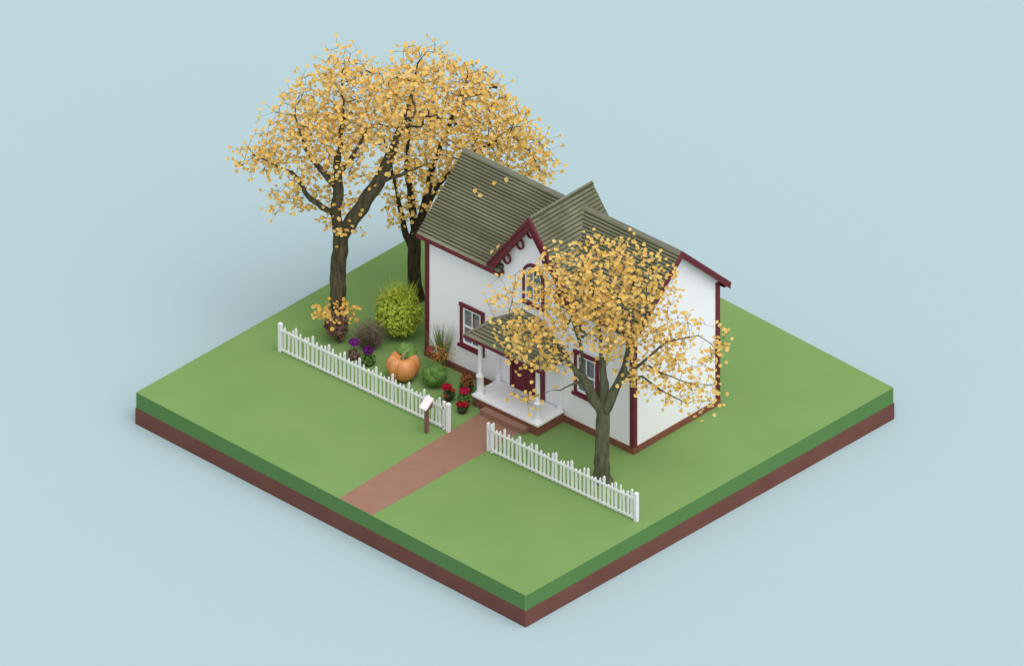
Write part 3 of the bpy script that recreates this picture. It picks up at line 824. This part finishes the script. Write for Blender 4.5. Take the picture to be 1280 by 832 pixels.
tube(bm, [(0, 0, 0), RV*-.44+ZV*.9], .012, n=5)
obj('stem', bm, M['rust_fl'], t)
# round leafy green bush (overlapping broad leaves)
t = thing('leafy_bush', 'round mid-green bush of broad overlapping leaves right of the pumpkin', 'bush', G(543.5, 481))
def broadleaf(bm, c, nrm, up, r, rnd, mi=0):
    nrm = Vector(nrm).normalized(); w = (Vector(up)-nrm*Vector(up).dot(nrm)).normalized(); u = w.cross(nrm)
    nr, na = 3, 14; c = Vector(c); rows = []
    cv = bm.verts.new(c)
    for i in range(1, nr+1):
        ring = []
        for k in range(na):
            th = 2*math.pi*k/na; s = i/nr
            rr = r*s*(1+.07*math.cos(th*7)*(s > .9)); rr *= (1-.15*math.cos(th))
            ring.append(bm.verts.new(c+u*math.sin(th)*rr*.9+w*math.cos(th)*rr-nrm*(r*.55*s*s)+nrm*(.10*r*s*math.cos(th*7))))
        rows.append(ring)
    for k in range(na): bm.faces.new((cv, rows[0][k], rows[0][(k+1)%na])).material_index = mi
    for a, b in zip(rows, rows[1:]):
        for k in range(na): bm.faces.new((a[k], b[k], b[(k+1)%na], a[(k+1)%na])).material_index = mi
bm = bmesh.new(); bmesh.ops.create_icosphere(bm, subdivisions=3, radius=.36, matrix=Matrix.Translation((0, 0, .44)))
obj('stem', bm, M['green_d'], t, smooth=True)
bm = bmesh.new()
NL = 64
for k in range(NL):
    z = 1-2*(k+.5)/NL; a = k*2.39996
    v = Vector((math.sqrt(1-z*z)*math.cos(a), math.sqrt(1-z*z)*math.sin(a), z))
    p = Vector((0, 0, .47))+v*rnd.uniform(.42, .50)
    if p.z < .1: continue
    broadleaf(bm, p, v+Vector((rnd.uniform(-.2,.2), rnd.uniform(-.2,.2), .15)), (0, 0, 1) if abs(z) < .8 else (1, 0, 0), .19*rnd.uniform(.85, 1.2), rnd, k % 2)
obj('foliage', bm, [M['green'], M['green_l']], t, smooth=False)
# pumpkin
pb = G(503.5, 471.5)
t = thing('pumpkin', 'giant ribbed orange pumpkin with broad green leaves behind the left fence', 'pumpkin', pb)
bm = bmesh.new(); nu, nv = 96, 28; rows = []
ribs = [0.35, 1.5, 2.6, 3.55, 4.25, 5.0]
for j in range(nv+1):
    ph = math.pi*j/nv; row = []
    for i in range(nu):
        th = 2*math.pi*i/nu
        d = min(min(abs(th-q), 2*math.pi-abs(th-q)) for q in ribs)
        cre = math.exp(-(d/.07)**2)*.10+math.exp(-(d/.45)**2)*.13
        s = math.sin(ph); c = math.cos(ph)
        r = .70*(s**.66 if s > 0 else 0)*(1-cre*min(1, s*2.0))
        z = .52+.51*c-.30*math.exp(-(r/.24)**2)*(c > 0)
        z += .02*math.sin(th*2+1)*s
        row.append(Vector((r*math.cos(th), r*math.sin(th), max(z, .0))))
    rows.append(row)
vr = []
for j, row in enumerate(rows):
    if j in (0, nv): vr.append([bm.verts.new((0, 0, row[0].z))])
    else: vr.append([bm.verts.new(p) for p in row])
for a, b in zip(vr, vr[1:]):
    for k in range(nu):
        q = (k+1) % nu
        if len(a) == 1: bm.faces.new((a[0], b[k], b[q]))
        elif len(b) == 1: bm.faces.new((a[k], b[0], a[q]))
        else: bm.faces.new((a[k], b[k], b[q], a[q]))
bmesh.ops.recalc_face_normals(bm, faces=bm.faces)
obj('rind', bm, M['pumpkin'], t, smooth=True)
bm = bmesh.new(); tube(bm, [(0,0,.70), (.0,.0,.86), (.02,.03,1.0), (.07,.10,1.12), (.12,.2,1.16)], [.11,.075,.06,.055,.05], n=10, bark=.2)
obj('stem', bm, M['stem'], t, smooth=True)
bm = bmesh.new()
broadleaf(bm, RV*.30+DV*.30+ZV*1.17, RV*.3-DV*.35+ZV*.9, RV*.6+DV*.6, .37, rnd); broadleaf(bm, RV*-.06+DV*.34+ZV*1.24, RV*-.3-DV*.3+ZV, RV*-.5+DV*.8, .29, rnd)
broadleaf(bm, RV*.45+DV*.1+ZV*.95, RV*.7-DV*.4+ZV*.5, RV*.9+DV*.1, .24, rnd)
obj('leaf', bm, M['green_l'], t, smooth=True)
# grass tuft at the foot of the tree beside the house
bm = bmesh.new()
for k in range(60):
    a = rnd.uniform(-2.8, .5); r = rnd.uniform(.30, .42)
    p = Vector((r*math.cos(a), r*math.sin(a), 0)); blade(bm, p, p*1.1+ZV*rnd.uniform(.15, .42), .014, p*.25, rnd, 0)
o = obj('grass_tuft', bm, M['green']); o.location = G(519, 373)
tag(o, 'thin green grass tuft growing round the foot of the tree close to the house', 'grass', kind='stuff')

# ---------------------------------------------------------------- camera, light
vd = DV*CE-ZV*SE; up = DV*SE+ZV*CE
cd = bpy.data.cameras.new('camera'); cam = bpy.data.objects.new('camera', cd); C.objects.link(cam)
cd.type = 'ORTHO'; cd.ortho_scale = 1280/K; cd.clip_start = .1; cd.clip_end = 1500
c0 = G(640, 416)
cam.matrix_world = Matrix.Translation(c0-vd*70) @ Matrix((RV, up, -vd)).transposed().to_4x4()
bpy.context.scene.camera = cam

EL, AZ_R, AZ_D = 66, .52, -.85
sd = RV*AZ_R+DV*AZ_D; sd.normalize(); sd = sd*math.cos(R_(EL))+ZV*math.sin(R_(EL))
sl = bpy.data.lights.new('sun', 'SUN'); sl.energy = 1.0; sl.angle = R_(85); sl.color = (1.0, .98, .965)
so = bpy.data.objects.new('sun', sl); C.objects.link(so)
so.rotation_euler = sd.to_track_quat('Z', 'Y').to_euler(); so.location = (0, 0, 40)
w = bpy.data.worlds.new('World'); bpy.context.scene.world = w; w.use_nodes = True
nt = w.node_tree; nt.nodes.clear()
bg = nt.nodes.new('ShaderNodeBackground'); wo = nt.nodes.new('ShaderNodeOutputWorld')
sky = nt.nodes.new('ShaderNodeTexSky'); sky.sky_type = 'NISHITA'; sky.sun_disc = False
sky.sun_elevation = R_(EL); sky.sun_rotation = math.atan2(sd.x, sd.y)
sky.air_density = 1.0; sky.dust_density = 3.0; sky.ozone_density = 1.0
hs = nt.nodes.new('ShaderNodeHueSaturation'); hs.inputs['Saturation'].default_value = .22
nt.links.new(sky.outputs[0], hs.inputs['Color']); nt.links.new(hs.outputs[0], bg.inputs[0]); bg.inputs[1].default_value = .15
nt.links.new(bg.outputs[0], wo.inputs[0])
sc = bpy.context.scene
sc.view_settings.view_transform = 'Standard'; sc.view_settings.look = 'None'; sc.view_settings.gamma = 1
sc.view_settings.exposure = 0.34
sc.render.engine = 'CYCLES'
sc.cycles.max_bounces = 8
